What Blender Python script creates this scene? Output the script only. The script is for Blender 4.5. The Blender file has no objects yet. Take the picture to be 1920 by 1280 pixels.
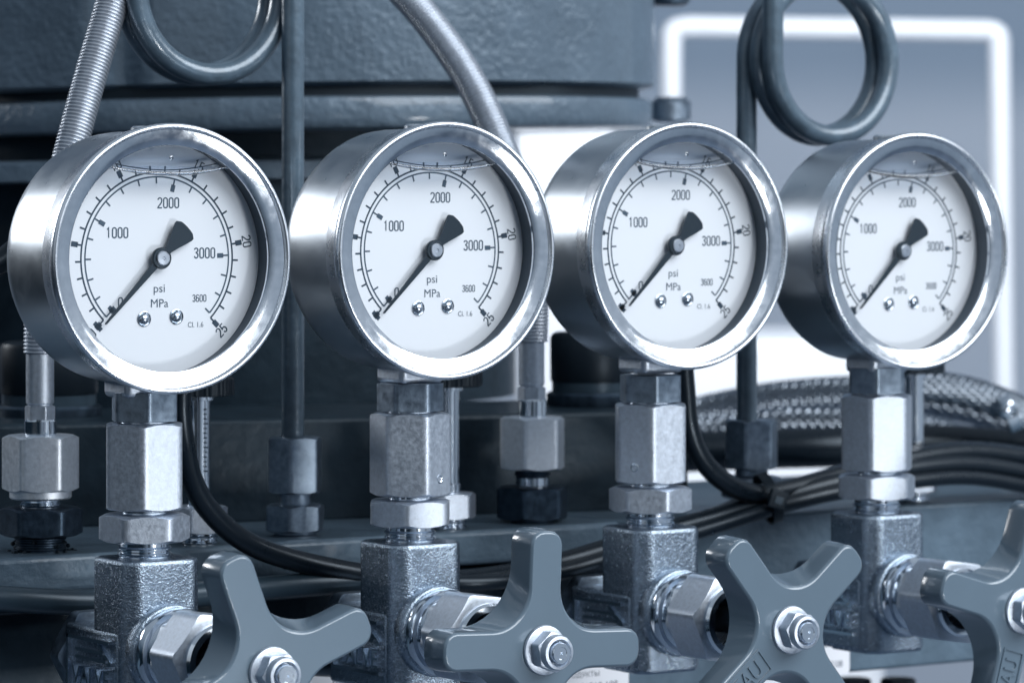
import bpy, math, random
from math import sin, cos, pi, radians, sqrt, atan2
from mathutils import Vector, Matrix
random.seed(7)
S = 0.001                       # everything below is written in millimetres
H0 = 1100.0                     # height of the lens above the floor
F = 7060.0                      # focal length in pixels of the 1920 px wide photograph
YH = 363.0                      # horizon row of the photograph
sc = bpy.context.scene
COL = sc.collection

# ------------------------------------------------------------------ camera
cd = bpy.data.cameras.new("camera"); cam = bpy.data.objects.new("camera", cd); COL.objects.link(cam)
cam.location = (0, 0, H0 * S); cam.rotation_euler = (radians(90), 0, 0)
cd.sensor_width = 36; cd.lens = 36 * F / 1920; cd.shift_y = -(640 - YH) / 1920
cd.clip_start = 0.01; cd.clip_end = 50
cd.dof.use_dof = True; cd.dof.focus_distance = 0.962; cd.dof.aperture_fstop = 132.4 / 6.0
cd.dof.aperture_blades = 0
sc.camera = cam

# ------------------------------------------------------------------ world
w = bpy.data.worlds.new("World"); sc.world = w; w.use_nodes = True
nt = w.node_tree; nt.nodes.clear()
tc = nt.nodes.new('ShaderNodeTexCoord'); sep = nt.nodes.new('ShaderNodeSeparateXYZ')
nt.links.new(tc.outputs['Generated'], sep.inputs[0])
mp = nt.nodes.new('ShaderNodeMapRange'); mp.inputs[1].default_value = -1; mp.inputs[2].default_value = 1
nt.links.new(sep.outputs['Z'], mp.inputs[0])
def ramp(stops):
    r = nt.nodes.new('ShaderNodeValToRGB'); e = r.color_ramp.elements
    e[0].position = 0; e[0].color = (*stops[0][1], 1); e[1].position = 1; e[1].color = (*stops[-1][1], 1)
    for p, c in stops[1:-1]:
        k = e.new(p); k.color = (*c, 1)
    nt.links.new(mp.outputs[0], r.inputs[0]); return r
ra = ramp([(0, (.002, .006, .010)), (.40, (.004, .010, .017)), (.50, (.008, .016, .026)), (.57, (.04, .07, .105)), (.66, (.17, .22, .28)), (.78, (.27, .33, .40)), (1, (.36, .42, .49))])   # dim machine side
rb = ramp([(0, (.015, .03, .045)), (.22, (.07, .11, .155)), (.34, (.25, .32, .41)), (.47, (.34, .41, .50)), (.60, (.42, .49, .58)), (1, (.50, .56, .64))])        # bright hall side
sx_ = nt.nodes.new('ShaderNodeMapRange'); sx_.interpolation_type = 'SMOOTHSTEP'
sx_.inputs[1].default_value = -0.1; sx_.inputs[2].default_value = 0.7
nt.links.new(sep.outputs['X'], sx_.inputs[0])
mx = nt.nodes.new('ShaderNodeMix'); mx.data_type = 'RGBA'
nt.links.new(sx_.outputs[0], mx.inputs[0]); nt.links.new(ra.outputs[0], mx.inputs[6]); nt.links.new(rb.outputs[0], mx.inputs[7])
bg = nt.nodes.new('ShaderNodeBackground'); bg.inputs[1].default_value = 0.9
nt.links.new(mx.outputs[2], bg.inputs[0])
wo = nt.nodes.new('ShaderNodeOutputWorld'); nt.links.new(bg.outputs[0], wo.inputs[0])

# ------------------------------------------------------------------ lamps
def area(name, loc, target, sx, sy, power, col=(1, 1, 1)):
    l = bpy.data.lights.new(name, 'AREA'); l.shape = 'RECTANGLE'; l.size = sx; l.size_y = sy
    l.energy = power; l.color = col
    o = bpy.data.objects.new(name, l); COL.objects.link(o)
    o.location = Vector(loc) + Vector((0, 0, H0 * S))
    d = Vector(target) - Vector(loc)
    o.rotation_euler = d.to_track_quat('-Z', 'Y').to_euler()
    return o
area('window_light', (1.05, 0.42, 0.86), (0, 1.0, -0.05), 1.9, 0.95, 36, (0.98, 0.99, 1.0))
cl = area('case_light', (-0.62, 1.27, 0.24), (-0.10, 0.95, 0.09), 0.36, 0.32, 0.14, (0.97, 0.98, 1.0)); cl.data.spread = radians(26)  # unseen lamp beside the row, narrowed to brighten the first gauge case
area('rim_patch_light', (0.56, 0.44, -0.27), (0, 1.0, -0.02), 0.13, 0.12, 1.8, (1, 1, 1))  # small unseen lamp added for the bright patch on the gauge rims
area('front_light', (-0.75, 0.10, 0.30), (0, 1.0, -0.05), 0.8, 0.8, 0.6, (0.95, 0.98, 1.0))  # unseen fill lamp added for highlights on the left bezel edges
area('backdrop_light', (0.25, 1.75, 0.25), (0.3, 2.6, -0.35), 0.9, 0.4, 5.0, (0.97, 0.985, 1.0))  # unseen lamp added to brighten the back wall and pale shapes

sc.view_settings.view_transform = 'Standard'; sc.view_settings.look = 'None'
sc.view_settings.exposure = 0; sc.view_settings.gamma = 1
sc.render.engine = 'CYCLES'
sc.cycles.use_denoising = True
sc.cycles.max_bounces = 8; sc.cycles.glossy_bounces = 5; sc.cycles.transparent_max_bounces = 12
sc.cycles.caustics_reflective = False; sc.cycles.caustics_refractive = False

# ------------------------------------------------------------------ materials
def mat(name, col, metal=0.0, rough=0.4, bump=None, bump2=None, var=0.0, vscale=200, rvar=0.0, coat=0.0, aniso=0.0, spec=0.5, dirt=None):
    m = bpy.data.materials.new(name); m.use_nodes = True
    t = m.node_tree; b = t.nodes['Principled BSDF']
    b.inputs['Base Color'].default_value = (*col, 1); b.inputs['Metallic'].default_value = metal
    b.inputs['Roughness'].default_value = rough; b.inputs['Specular IOR Level'].default_value = spec
    if not metal: b.inputs['Specular Tint'].default_value = (0.72, 0.86, 1, 1); b.inputs['Coat Tint'].default_value = (1, 1, 1, 1)
    if coat: b.inputs['Coat Weight'].default_value = coat; b.inputs['Coat Roughness'].default_value = 0.08
    tcn = t.nodes.new('ShaderNodeTexCoord'); co = tcn.outputs['Object']
    if aniso:
        b.inputs['Anisotropic'].default_value = aniso
    if var or rvar:
        n = t.nodes.new('ShaderNodeTexNoise'); n.inputs['Scale'].default_value = vscale; n.inputs['Detail'].default_value = 6
        n.inputs['Roughness'].default_value = 0.65
        t.links.new(co, n.inputs['Vector'])
        if var:
            cr = t.nodes.new('ShaderNodeMapRange'); cr.inputs[1].default_value = 0.3; cr.inputs[2].default_value = 0.7
            cr.inputs[3].default_value = 1 - var; cr.inputs[4].default_value = 1 + var
            t.links.new(n.outputs['Fac'], cr.inputs[0])
            mm = t.nodes.new('ShaderNodeVectorMath'); mm.operation = 'SCALE'
            mm.inputs[0].default_value = col; t.links.new(cr.outputs[0], mm.inputs['Scale'])
            t.links.new(mm.outputs[0], b.inputs['Base Color'])
        if rvar:
            cr = t.nodes.new('ShaderNodeMapRange'); cr.inputs[1].default_value = 0.3; cr.inputs[2].default_value = 0.7
            cr.inputs[3].default_value = max(0.03, rough - rvar); cr.inputs[4].default_value = rough + rvar
            t.links.new(n.outputs['Fac'], cr.inputs[0]); t.links.new(cr.outputs[0], b.inputs['Roughness'])
    prev = None
    for bb in (bump, bump2):
        if not bb: continue
        scale, strength, dist = bb[:3]
        kind = bb[3] if len(bb) > 3 else 'noise'
        if kind == 'brush':                   # fine turning marks round the axis of the part
            mpn = t.nodes.new('ShaderNodeMapping'); mpn.inputs['Scale'].default_value = bb[4]
            t.links.new(co, mpn.inputs[0]); src = mpn.outputs[0]
        else: src = co
        if kind == 'weave':                   # crossed strands
            mxn = t.nodes.new('ShaderNodeMath'); mxn.operation = 'MAXIMUM'
            for q_, an in enumerate((50, -50)):
                mpn = t.nodes.new('ShaderNodeMapping'); mpn.inputs['Rotation'].default_value = (0, radians(an), 0); t.links.new(co, mpn.inputs[0])
                wv = t.nodes.new('ShaderNodeTexWave'); wv.inputs['Scale'].default_value = scale; wv.inputs['Distortion'].default_value = 0.6
                t.links.new(mpn.outputs[0], wv.inputs[0]); t.links.new(wv.outputs['Fac'], mxn.inputs[q_])
            bn = t.nodes.new('ShaderNodeBump'); bn.inputs['Strength'].default_value = strength; bn.inputs['Distance'].default_value = dist * S
            t.links.new(mxn.outputs[0], bn.inputs['Height']); prev = bn
            continue
        if kind == 'voro':
            n = t.nodes.new('ShaderNodeTexVoronoi'); out = n.outputs['Distance']
        else:
            n = t.nodes.new('ShaderNodeTexNoise'); n.inputs['Detail'].default_value = 4; out = n.outputs['Fac']
        n.inputs['Scale'].default_value = scale
        t.links.new(src, n.inputs['Vector'])
        bn = t.nodes.new('ShaderNodeBump'); bn.inputs['Strength'].default_value = strength; bn.inputs['Distance'].default_value = dist * S
        t.links.new(out, bn.inputs['Height'])
        if prev: t.links.new(prev.outputs[0], bn.inputs['Normal'])
        prev = bn
    if prev: t.links.new(prev.outputs[0], b.inputs['Normal'])
    return m
M = {}
M['case'] = mat('brushed_steel', (0.52, 0.57, 0.62), 1, 0.31, bump=(900, 0.06, 0.05, 'brush', (0.3, 6, 0.3)), bump2=(120, 0.03, 0.4), rvar=0.05, vscale=90)
M['bezel'] = mat('polished_bezel_steel', (0.76, 0.81, 0.87), 1, 0.28, bump=(60, 0.04, 0.6), rvar=0.06, vscale=150)
M['inner_ring'] = mat('pressed_ring_steel', (0.72, 0.77, 0.83), 1, 0.15, bump=(700, 0.06, 0.06), var=0.08, rvar=0.06, vscale=240)
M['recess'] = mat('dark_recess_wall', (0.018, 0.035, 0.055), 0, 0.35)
M['dial'] = mat('white_dial_enamel', (0.84, 0.87, 0.91), 0, 0.45)
M['ink'] = mat('dial_ink', (0.025, 0.045, 0.07), 0, 0.5)
M['ink_grey'] = mat('dial_ink_grey', (0.055, 0.085, 0.12), 0, 0.5)
M['pointer'] = mat('black_pointer', (0.006, 0.014, 0.022), 0, 0.4)
M['hub'] = mat('hub_brass', (0.62, 0.66, 0.72), 1, 0.3)
M['screw'] = mat('dial_screw_steel', (0.50, 0.56, 0.63), 1, 0.22)
M['zinc'] = mat('satin_zinc', (0.52, 0.58, 0.66), 1, 0.45, bump=(3000, 0.55, 0.08), var=0.14, vscale=900, rvar=0.07)
M['zinc_pale'] = mat('pale_zinc', (0.78, 0.83, 0.89), 1, 0.46, bump=(3000, 0.4, 0.08), var=0.10, vscale=900, rvar=0.06)
M['zinc_dark'] = mat('aged_zinc', (0.24, 0.30, 0.37), 1, 0.38, bump=(2200, 0.4, 0.07), var=0.28, vscale=420, rvar=0.08)
M['zinc_black'] = mat('blackened_steel', (0.055, 0.082, 0.115), 1, 0.40, bump=(1500, 0.5, 0.09), var=0.3, vscale=400, rvar=0.08)
M['chrome'] = mat('bright_chrome', (0.72, 0.78, 0.85), 1, 0.12, bump=(80, 0.03, 0.3), rvar=0.04, vscale=200)
M['cast'] = mat('rough_cast_steel', (0.29, 0.355, 0.43), 1, 0.24, bump=(2300, 1.0, 0.24), bump2=(800, 0.5, 0.25), var=0.18, vscale=700, rvar=0.05)
M['handle'] = mat('slate_blue_enamel', (0.090, 0.132, 0.174), 0, 0.32, bump=(140, 0.04, 0.2), coat=1.0, var=0.03, vscale=60)
M['casing'] = mat('slate_cast_paint', (0.095, 0.138, 0.185), 0, 0.32, bump=(430, 0.8, 0.7), bump2=(110, 0.5, 1.5), var=0.14, vscale=40, rvar=0.08, coat=0.5)
M['casing_dark'] = mat('dark_groove_paint', (0.006, 0.012, 0.018), 0, 0.5, var=0.2, vscale=60)
M['plate'] = mat('slate_plate_paint', (0.080, 0.122, 0.165), 0, 0.36, bump=(420, 0.7, 0.6), bump2=(1300, 0.3, 0.1), var=0.2, vscale=70, rvar=0.07, coat=0.2)
M['block'] = mat('dark_block_paint', (0.011, 0.021, 0.031), 0, 0.40, bump=(300, 0.5, 0.5), var=0.4, vscale=60, rvar=0.08, spec=0.28)
M['cable'] = mat('black_rubber', (0.003, 0.006, 0.010), 0, 0.30, bump=(900, 0.15, 0.08), rvar=0.05, vscale=200, spec=0.4)
M['plastic'] = mat('black_plastic', (0.004, 0.008, 0.013), 0, 0.42, bump=(500, 0.1, 0.1), spec=0.35)
M['tube'] = mat('blue_grey_tube_paint', (0.085, 0.130, 0.175), 0.2, 0.28, bump=(380, 0.6, 0.3), coat=0.5, var=0.25, vscale=160)
M['hose'] = mat('pale_hose_steel', (0.50, 0.55, 0.62), 0.8, 0.36, var=0.12, vscale=300)
M['braid'] = mat('braided_steel', (0.30, 0.35, 0.41), 1, 0.3, bump=(150, 1.0, 0.9, 'weave'), var=0.3, vscale=400)
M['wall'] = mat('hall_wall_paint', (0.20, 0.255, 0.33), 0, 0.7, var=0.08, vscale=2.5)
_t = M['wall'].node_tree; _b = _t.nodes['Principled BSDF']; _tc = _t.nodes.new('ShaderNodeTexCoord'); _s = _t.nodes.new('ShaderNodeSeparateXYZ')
_r = _t.nodes.new('ShaderNodeMapRange'); _r.interpolation_type = 'SMOOTHSTEP'; _r.inputs[1].default_value = 0.035; _r.inputs[2].default_value = 0.10   # light falloff put into the wall colour: paler low, darker high
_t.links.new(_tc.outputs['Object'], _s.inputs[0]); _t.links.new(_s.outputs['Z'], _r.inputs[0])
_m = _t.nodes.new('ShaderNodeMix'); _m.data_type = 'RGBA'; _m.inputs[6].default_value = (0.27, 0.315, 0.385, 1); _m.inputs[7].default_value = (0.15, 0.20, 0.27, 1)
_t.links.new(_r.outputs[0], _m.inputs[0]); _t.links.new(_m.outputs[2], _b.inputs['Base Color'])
M['white'] = mat('white_lacquer', (0.62, 0.66, 0.72), 0, 0.4)
M['label'] = mat('label_paper', (0.74, 0.77, 0.83), 0, 0.4)
M['floor'] = mat('hall_floor_paint', (0.14, 0.18, 0.24), 0, 0.5, var=0.1, vscale=4)
M['dark_pipe'] = mat('dark_pipe_paint', (0.02, 0.036, 0.052), 0, 0.33, bump=(200, 0.2, 0.3), var=0.2, vscale=90)

def glass(name, tint, refl=1.0):
    m = bpy.data.materials.new(name); m.use_nodes = True; t = m.node_tree; t.nodes.clear()
    o = t.nodes.new('ShaderNodeOutputMaterial'); mix = t.nodes.new('ShaderNodeMixShader')
    tr = t.nodes.new('ShaderNodeBsdfTransparent'); tr.inputs[0].default_value = (*tint, 1)
    gl = t.nodes.new('ShaderNodeBsdfGlossy'); gl.inputs['Roughness'].default_value = 0.03
    fr = t.nodes.new('ShaderNodeFresnel'); fr.inputs[0].default_value = 1.45
    mu = t.nodes.new('ShaderNodeMath'); mu.operation = 'MULTIPLY'; mu.inputs[1].default_value = refl
    t.links.new(fr.outputs[0], mu.inputs[0]); t.links.new(mu.outputs[0], mix.inputs[0])
    t.links.new(tr.outputs[0], mix.inputs[1]); t.links.new(gl.outputs[0], mix.inputs[2]); t.links.new(mix.outputs[0], o.inputs[0])
    return m
M['pane'] = glass('window_pane', (0.97, 0.98, 0.99), 0.35)
M['bubble'] = glass('bubble_glass', (0.90, 0.925, 0.955), 0.5)
M['meniscus'] = glass('meniscus_glass', (0.72, 0.78, 0.85), 4.0)

# ------------------------------------------------------------------ mesh helpers
MF = Matrix(((1, 0, 0, 0), (0, 0, -1, 0), (0, 1, 0, 0), (0, 0, 0, 1)))    # local z -> forward (-y)
def T(x, y, z): return Matrix.Translation((x, y, z))
def RZ(a): return Matrix.Rotation(a, 4, 'Z')
class MB:
    def __init__(s): s.v = []; s.f = []
    def add(s, vs, fs, m=None):
        k = len(s.v)
        for v in vs:
            v = Vector(v)
            s.v.append(tuple(m @ v) if m is not None else tuple(v))
        s.f += [tuple(i + k for i in f) for f in fs]
        return s
    def lathe(s, prof, m=None, n=96, cap=True, mod=None):
        vs = []; fs = []
        for (r, h) in prof:
            for i in range(n):
                a = 2 * pi * i / n
                rr = r if mod is None else r * mod(a, h)
                vs.append((rr * cos(a), rr * sin(a), h))
        for j in range(len(prof) - 1):
            for i in range(n):
                i2 = (i + 1) % n
                fs.append((j * n + i, j * n + i2, (j + 1) * n + i2, (j + 1) * n + i))
        if cap:
            fs.append(tuple(reversed(range(n)))); k = (len(prof) - 1) * n; fs.append(tuple(range(k, k + n)))
        return s.add(vs, fs, m)
    def hexa(s, ap, z0, z1, m=None, rot=0.0, ct=True, cb=True, hole=0.0, n=96):
        rm = ap * 1.13; r0 = ap * 0.97; tn = 0.5
        ring = []
        for i in range(n):
            a = 2 * pi * i / n; q = ((a) % (pi / 3)) - pi / 6
            ring.append((a + rot, min(ap / cos(q), rm)))
        lv = []
        if hole: lv.append([(hole, z0) for _ in ring])
        lv.append([(r0, z0) for _ in ring])
        lv.append([(r, z0 + ((r - r0) * tn if cb else 0.15)) for a, r in ring])
        lv.append([(r, z1 - ((r - r0) * tn if ct else 0.15)) for a, r in ring])
        lv.append([(r0, z1) for _ in ring])
        if hole: lv.append([(hole, z1) for _ in ring])
        vs = [(r * cos(ring[i][0]), r * sin(ring[i][0]), z) for l in lv for i, (r, z) in enumerate(l)]
        fs = []
        for j in range(len(lv) - 1):
            for i in range(n):
                i2 = (i + 1) % n; fs.append((j * n + i, j * n + i2, (j + 1) * n + i2, (j + 1) * n + i))
        if hole:
            j = len(lv) - 1
            for i in range(n): i2 = (i + 1) % n; fs.append((j * n + i, j * n + i2, i2, i))
        else:
            fs.append(tuple(reversed(range(n)))); k = (len(lv) - 1) * n; fs.append(tuple(range(k, k + n)))
        return s.add(vs, fs, m)
    def thread(s, r, z0, z1, m=None, pitch=1.3, d=0.5):
        pr = [(r - d, z0)]; z = z0
        while z + pitch <= z1 + 1e-6:
            pr += [(r - d, z + pitch * .1), (r, z + pitch * .45), (r, z + pitch * .6), (r - d, z + pitch * .95)]; z += pitch
        pr.append((r - d, z1)); return s.lathe(pr, m)
    def box(s, a, b, m=None):
        x0, y0, z0 = a; x1, y1, z1 = b
        return s.add([(x0, y0, z0), (x1, y0, z0), (x1, y1, z0), (x0, y1, z0), (x0, y0, z1), (x1, y0, z1), (x1, y1, z1), (x0, y1, z1)],
                     [(0, 3, 2, 1), (4, 5, 6, 7), (0, 1, 5, 4), (1, 2, 6, 5), (2, 3, 7, 6), (3, 0, 4, 7)], m)
    def prism(s, poly, z0, z1, m=None):
        n = len(poly)
        vs = [(x, y, z0) for x, y in poly] + [(x, y, z1) for x, y in poly]
        fs = [tuple(reversed(range(n))), tuple(range(n, 2 * n))] + [(i, (i + 1) % n, n + (i + 1) % n, n + i) for i in range(n)]
        return s.add(vs, fs, m)
    def tube(s, pts, r, n=20, m=None, cap=True):
        pts = [Vector(p) for p in pts]; N = len(pts); vs = []; fs = []
        t = (pts[1] - pts[0]).normalized(); up = Vector((0, 0, 1)) if abs(t.z) < .9 else Vector((0, 1, 0))
        nn = (up - t * up.dot(t)).normalized()
        for i, p in enumerate(pts):
            t = (pts[min(i + 1, N - 1)] - pts[max(i - 1, 0)]).normalized()
            nn = (nn - t * nn.dot(t)).normalized(); bb = t.cross(nn)
            rr = r(i) if callable(r) else r
            for k in range(n):
                a = 2 * pi * k / n; vs.append(p + nn * cos(a) * rr + bb * sin(a) * rr)
        for i in range(N - 1):
            for k in range(n):
                k2 = (k + 1) % n; fs.append((i * n + k, i * n + k2, (i + 1) * n + k2, (i + 1) * n + k))
        if cap: fs.append(tuple(reversed(range(n)))); fs.append(tuple(range((N - 1) * n, N * n)))
        return s.add(vs, fs, m)
    def build(s, name, material, parent=None, bevel=0, seg=3, smooth=35, label=None):
        me = bpy.data.meshes.new(name)
        me.from_pydata([(x * S, y * S, z * S) for x, y, z in s.v], [], s.f); me.update()
        me.materials.append(material)
        for p in me.polygons: p.use_smooth = True
        me.set_sharp_from_angle(angle=radians(smooth))
        o = bpy.data.objects.new(name, me); COL.objects.link(o)
        if parent is not None: o.parent = parent
        if bevel:
            b = o.modifiers.new('bevel', 'BEVEL'); b.width = bevel * S; b.segments = seg; b.limit_method = 'ANGLE'
            b.angle_limit = radians(30); b.harden_normals = False
        if label: o['label'] = label
        return o
def thing(name, label, cat, loc=(0, 0, 0), rz=0, group=None):
    o = bpy.data.objects.new(name, None); COL.objects.link(o); o.empty_display_size = 0.01
    o.location = (loc[0] * S, loc[1] * S, (loc[2] + H0) * S); o.rotation_euler = (0, 0, rz)
    o['label'] = label; o['category'] = cat
    if group: o['group'] = group
    return o
def tag(o, label=None, cat=None, group=None, kind=None, lift=True):
    if lift: o.location.z += H0 * S
    for k_, v_ in (('label', label), ('category', cat), ('group', group), ('kind', kind)):
        if v_: o[k_] = v_
    return o
def copy_tree(o, parent=None):
    c = o.copy(); COL.objects.link(c)
    if parent is not None: c.parent = parent
    for ch in [x for x in list(o.children)]: copy_tree(ch, c)
    return c
def P(px, py, d):                  # a photograph pixel at a distance in mm -> mm, relative to the lens
    return Vector(((px - 960) / F * d, d, (YH - py) / F * d))
def dr(px, b):                     # distance of the plane lying b mm behind the row of gauge necks
    return (1026 + 1.206 * b) / (1 - .6745 * (px - 960) / F)
def spline(pts, n=12):
    pts = [Vector(p) for p in pts]; out = []
    q = [2 * pts[0] - pts[1]] + pts + [2 * pts[-1] - pts[-2]]
    for i in range(1, len(q) - 2):
        a, b, c, d = q[i - 1:i + 3]
        for k in range(n):
            t = k / n
            out.append(0.5 * ((2 * b) + (c - a) * t + (2 * a - 5 * b + 4 * c - d) * t * t + (3 * b - a - 3 * c + d) * t ** 3))
    out.append(pts[-1]); return out
def resample(pts, step):
    out = [pts[0].copy()]; acc = 0.0
    for a, b in zip(pts, pts[1:]):
        L = (b - a).length; t = step - acc
        while t <= L and L > 0:
            out.append(a.lerp(b, t / L)); t += step
        acc = (acc + L) % step if L else acc
    return out
def text2d(txt, wd, ht, cx, cy, rot=0.0):
    """flat letters fitted in a wd x ht box, centred at cx, cy"""
    cu = bpy.data.curves.new('t', 'FONT'); cu.body = txt; cu.size = 1; cu.resolution_u = 4
    o = bpy.data.objects.new('t', cu); COL.objects.link(o)
    dg = bpy.context.evaluated_depsgraph_get(); dg.update()
    me = bpy.data.meshes.new_from_object(o.evaluated_get(dg))
    vs = [v.co.copy() for v in me.vertices]; fs = [tuple(p.vertices) for p in me.polygons]
    bpy.data.objects.remove(o); bpy.data.curves.remove(cu); bpy.data.meshes.remove(me)
    x0 = min(v.x for v in vs); x1 = max(v.x for v in vs); y0 = min(v.y for v in vs); y1 = max(v.y for v in vs)
    out = []
    for v in vs:
        x = (v.x - (x0 + x1) / 2) / (x1 - x0) * wd; y = (v.y - (y0 + y1) / 2) / (y1 - y0) * ht
        out.append((cx + x * cos(rot) - y * sin(rot), cy + x * sin(rot) + y * cos(rot)))
    return out, fs
def _arc(cx, cy, rx, ry, a0, a1, n=10):
    return [(cx + rx * cos(radians(a0 + (a1 - a0) * i / n)), cy + ry * sin(radians(a0 + (a1 - a0) * i / n))) for i in range(n + 1)]
GW = .40                           # narrow figures, 1 high
GL = {'0': [_arc(.2, .8, .2, .2, 0, 180) + _arc(.2, .2, .2, .2, 180, 360) + [(.4, .8)]],
      '1': [[(.04, .82), (.2, 1.0), (.2, 0)]],
      '2': [_arc(.2, .8, .2, .2, 180, 0) + [(.4, .68), (.34, .5), (0, .06), (0, 0), (.42, 0)]],
      '3': [_arc(.2, .8, .19, .2, 170, -60) + [(.16, .55)], [(.16, .55)] + _arc(.2, .26, .2, .26, 80, -165)],
      '5': [[(.38, 1), (.04, 1), (.02, .52)] + _arc(.2, .3, .2, .3, 120, -160)],
      '6': [_arc(.2, .8, .2, .2, 20, 180) + _arc(.2, .2, .2, .2, 180, 360) + _arc(.2, .4, .2, .19, 0, 180)]}
def figures(txt, ht, cx, cy, rot=0.0, wd=None):
    '''flat condensed figures drawn with an even stroke'''
    st = .135; adv = GW + .21; tot = adv * len(txt) - .21; sx = (wd / ht / (tot + st)) if wd else 1
    vs = []; fs = []
    for k, ch in enumerate(txt):
        for path in GL[ch]:
            pts = []
            for p in path:
                if not pts or (abs(p[0] - pts[-1][0]) + abs(p[1] - pts[-1][1])) > 1e-4: pts.append(p)
            base = len(vs); n = len(pts)
            for i, (x, y_) in enumerate(pts):
                def dirn(a, b): L_ = sqrt((b[0] - a[0]) ** 2 + (b[1] - a[1]) ** 2); return ((b[0] - a[0]) / L_, (b[1] - a[1]) / L_)
                d1 = dirn(pts[i - 1], pts[i]) if i else dirn(pts[0], pts[1]); d2 = dirn(pts[i], pts[i + 1]) if i < n - 1 else d1
                nx, ny = -(d1[1] + d2[1]), d1[0] + d2[0]; q = sqrt(nx * nx + ny * ny) or 1; nx /= q; ny /= q
                c_ = max(.5, nx * -d1[1] + ny * d1[0]); h_ = st / 2 / c_
                for sg in (1, -1):
                    X = (x + nx * h_ * sg + k * adv - tot / 2) * ht * sx; Y = ((y_ + ny * h_ * sg) * (1 - st) - .5 + st / 2) * ht
                    vs.append((cx + X * cos(rot) - Y * sin(rot), cy + X * sin(rot) + Y * cos(rot)))
            for i in range(n - 1): a = base + 2 * i; fs.append((a, a + 1, a + 3, a + 2))
    return vs, fs
def solid_text(mb, txt, wd, ht, cx, cy, rot, z0, z1, m):
    vs, fs = text2d(txt, wd, ht, cx, cy, rot); n = len(vs)
    cnt = {}
    for f in fs:
        for a, b in zip(f, f[1:] + f[:1]): cnt[(a, b)] = 1
    side = [(a, b, b + n, a + n) for (a, b) in cnt if (b, a) not in cnt]
    mb.add([(x, y, z0) for x, y in vs] + [(x, y, z1) for x, y in vs], [tuple(i + n for i in f) for f in fs] + side, m)

YAW = radians(34)
RV = Vector((cos(YAW), sin(YAW), 0)); NV = Vector((sin(YAW), -cos(YAW), 0))

# ================================================================== SETTING
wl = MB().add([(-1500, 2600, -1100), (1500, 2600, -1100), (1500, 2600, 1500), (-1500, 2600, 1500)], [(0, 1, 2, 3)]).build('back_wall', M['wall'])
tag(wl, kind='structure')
fl = MB().add([(-2500, -500, -1100), (2500, -500, -1100), (2500, 2600, -1100), (-2500, 2600, -1100)], [(0, 1, 2, 3)]).build('floor', M['floor'])
tag(fl, kind='structure')

# white tubular frame far behind
def seg_tube(mb, a, b, r): mb.tube([a, b], r, 24)
t = thing('pipe_frame', 'blurred bright white square frame standing far behind the rightmost gauge', 'frame')
D = 2250
c0 = P(1258, 330, D); pts = spline([P(1258, 190, D), P(1258, 90, D), P(1262, 58, D), P(1290, 50, D)], 6) + [P(1848, 58, D)] + spline([P(1862, 60, D), P(1870, 66, D), P(1873, 80, D)], 6) + [P(1882, 800, D), P(1890, 1500, D)]
MB().tube(pts, 6.3, 24).build('frame_bar', M['white'], t)
sh = MB(); sh.lathe([(6, 0), (8, 1), (8, 9), (5, 11)], T(*P(1262, 225, 2000))); sh.build('foot_cap', M['zinc_dark'], t)
o = MB().box(P(968, 1320, 1960), P(1140, 200, 2100)).build('white_column', M['white'], bevel=4); tag(o, 'bright white blurred column seen between the second and third gauges', 'column')
o = MB().box(P(1150, 1310, 1990), P(1592, 612, 2200)).build('white_cabinet', M['white'], bevel=6); tag(o, 'low bright white blurred cabinet far behind the braided hoses', 'cabinet')

# ================================================================== PUMP CASING
t = thing('pump_casing', 'huge slate blue cast pump casing with flanged rim filling the upper left', 'pump casing')
EX, EY = 126.0, 110.0
CC = Matrix.Translation((-76, 1302, 0)) @ Matrix.Rotation(radians(0.8), 4, 'Y').inverted() @ Matrix.Diagonal((EX, EY, 1, 1))
def bump_r(a, h):
    # shallow upright hollows in the casting
    q = (a / pi * 180) % 360; v = 1.0
    for c_, w_, d_ in ((247, 3.0, .035), (213, 4, .03), (318, 5, .018), (224, 6, -.02), (298, 9, -.012)):
        dq = (q - c_ + 180) % 360 - 180; v -= d_ * math.exp(-(dq / w_) ** 2)
    return v
MB().lathe([(0.97, 34.0), (1.0, 35.4), (1.0, 120)], CC, 256, mod=bump_r).build('body', M['casing'], t, smooth=60)
MB().lathe([(0.955, 30.0), (0.955, 34.5)], CC, 160).build('gasket', M['casing_dark'], t)
MB().lathe([(0.93, 20.0), (0.965, 20.2), (0.982, 20.9), (0.989, 22.2), (0.991, 24), (0.992, 29.0), (0.988, 30.1), (0.978, 30.8)], CC, 200).build('flange', M['casing'], t)
MB().lathe([(0.80, 4.4), (0.86, 5.0), (0.865, 10.5), (0.84, 11.6)], CC @ T(-.31, 0, 0), 160).build('lower_lip', M['casing'], t)
MB().lathe([(0.77, -70), (0.77, 21)], CC @ T(-.165, 0, 0), 160).build('neck', M['block'], t)
cb = P(1258, 0, 1330); MB().lathe([(5, -1), (7, 0), (7, 6), (5, 8)], T(cb.x, cb.y, 26)).build('bolt_head', M['zinc_dark'], t)
cb = P(1255, 12, 1330); MB().lathe([(5, 0), (7, 1), (7, 8), (5, 9)], T(cb.x, cb.y, cb.z)).build('bolt_head', M['zinc_black'], t)

# ================================================================== MANIFOLD BLOCK + BASE
a = P(-140, 0, 1070); b = P(1292, 0, 1150)
ang = atan2(b.y - a.y, b.x - a.x); L = sqrt((b.y - a.y) ** 2 + (b.x - a.x) ** 2)
t = thing('manifold_block', 'long dark slate steel manifold block behind the hydraulic fittings', 'manifold', (a.x, a.y, 0), ang)
MB().box((0, 0, -97), (L, 70, -66)).build('block', M['block'], t, bevel=1.5)

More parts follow.
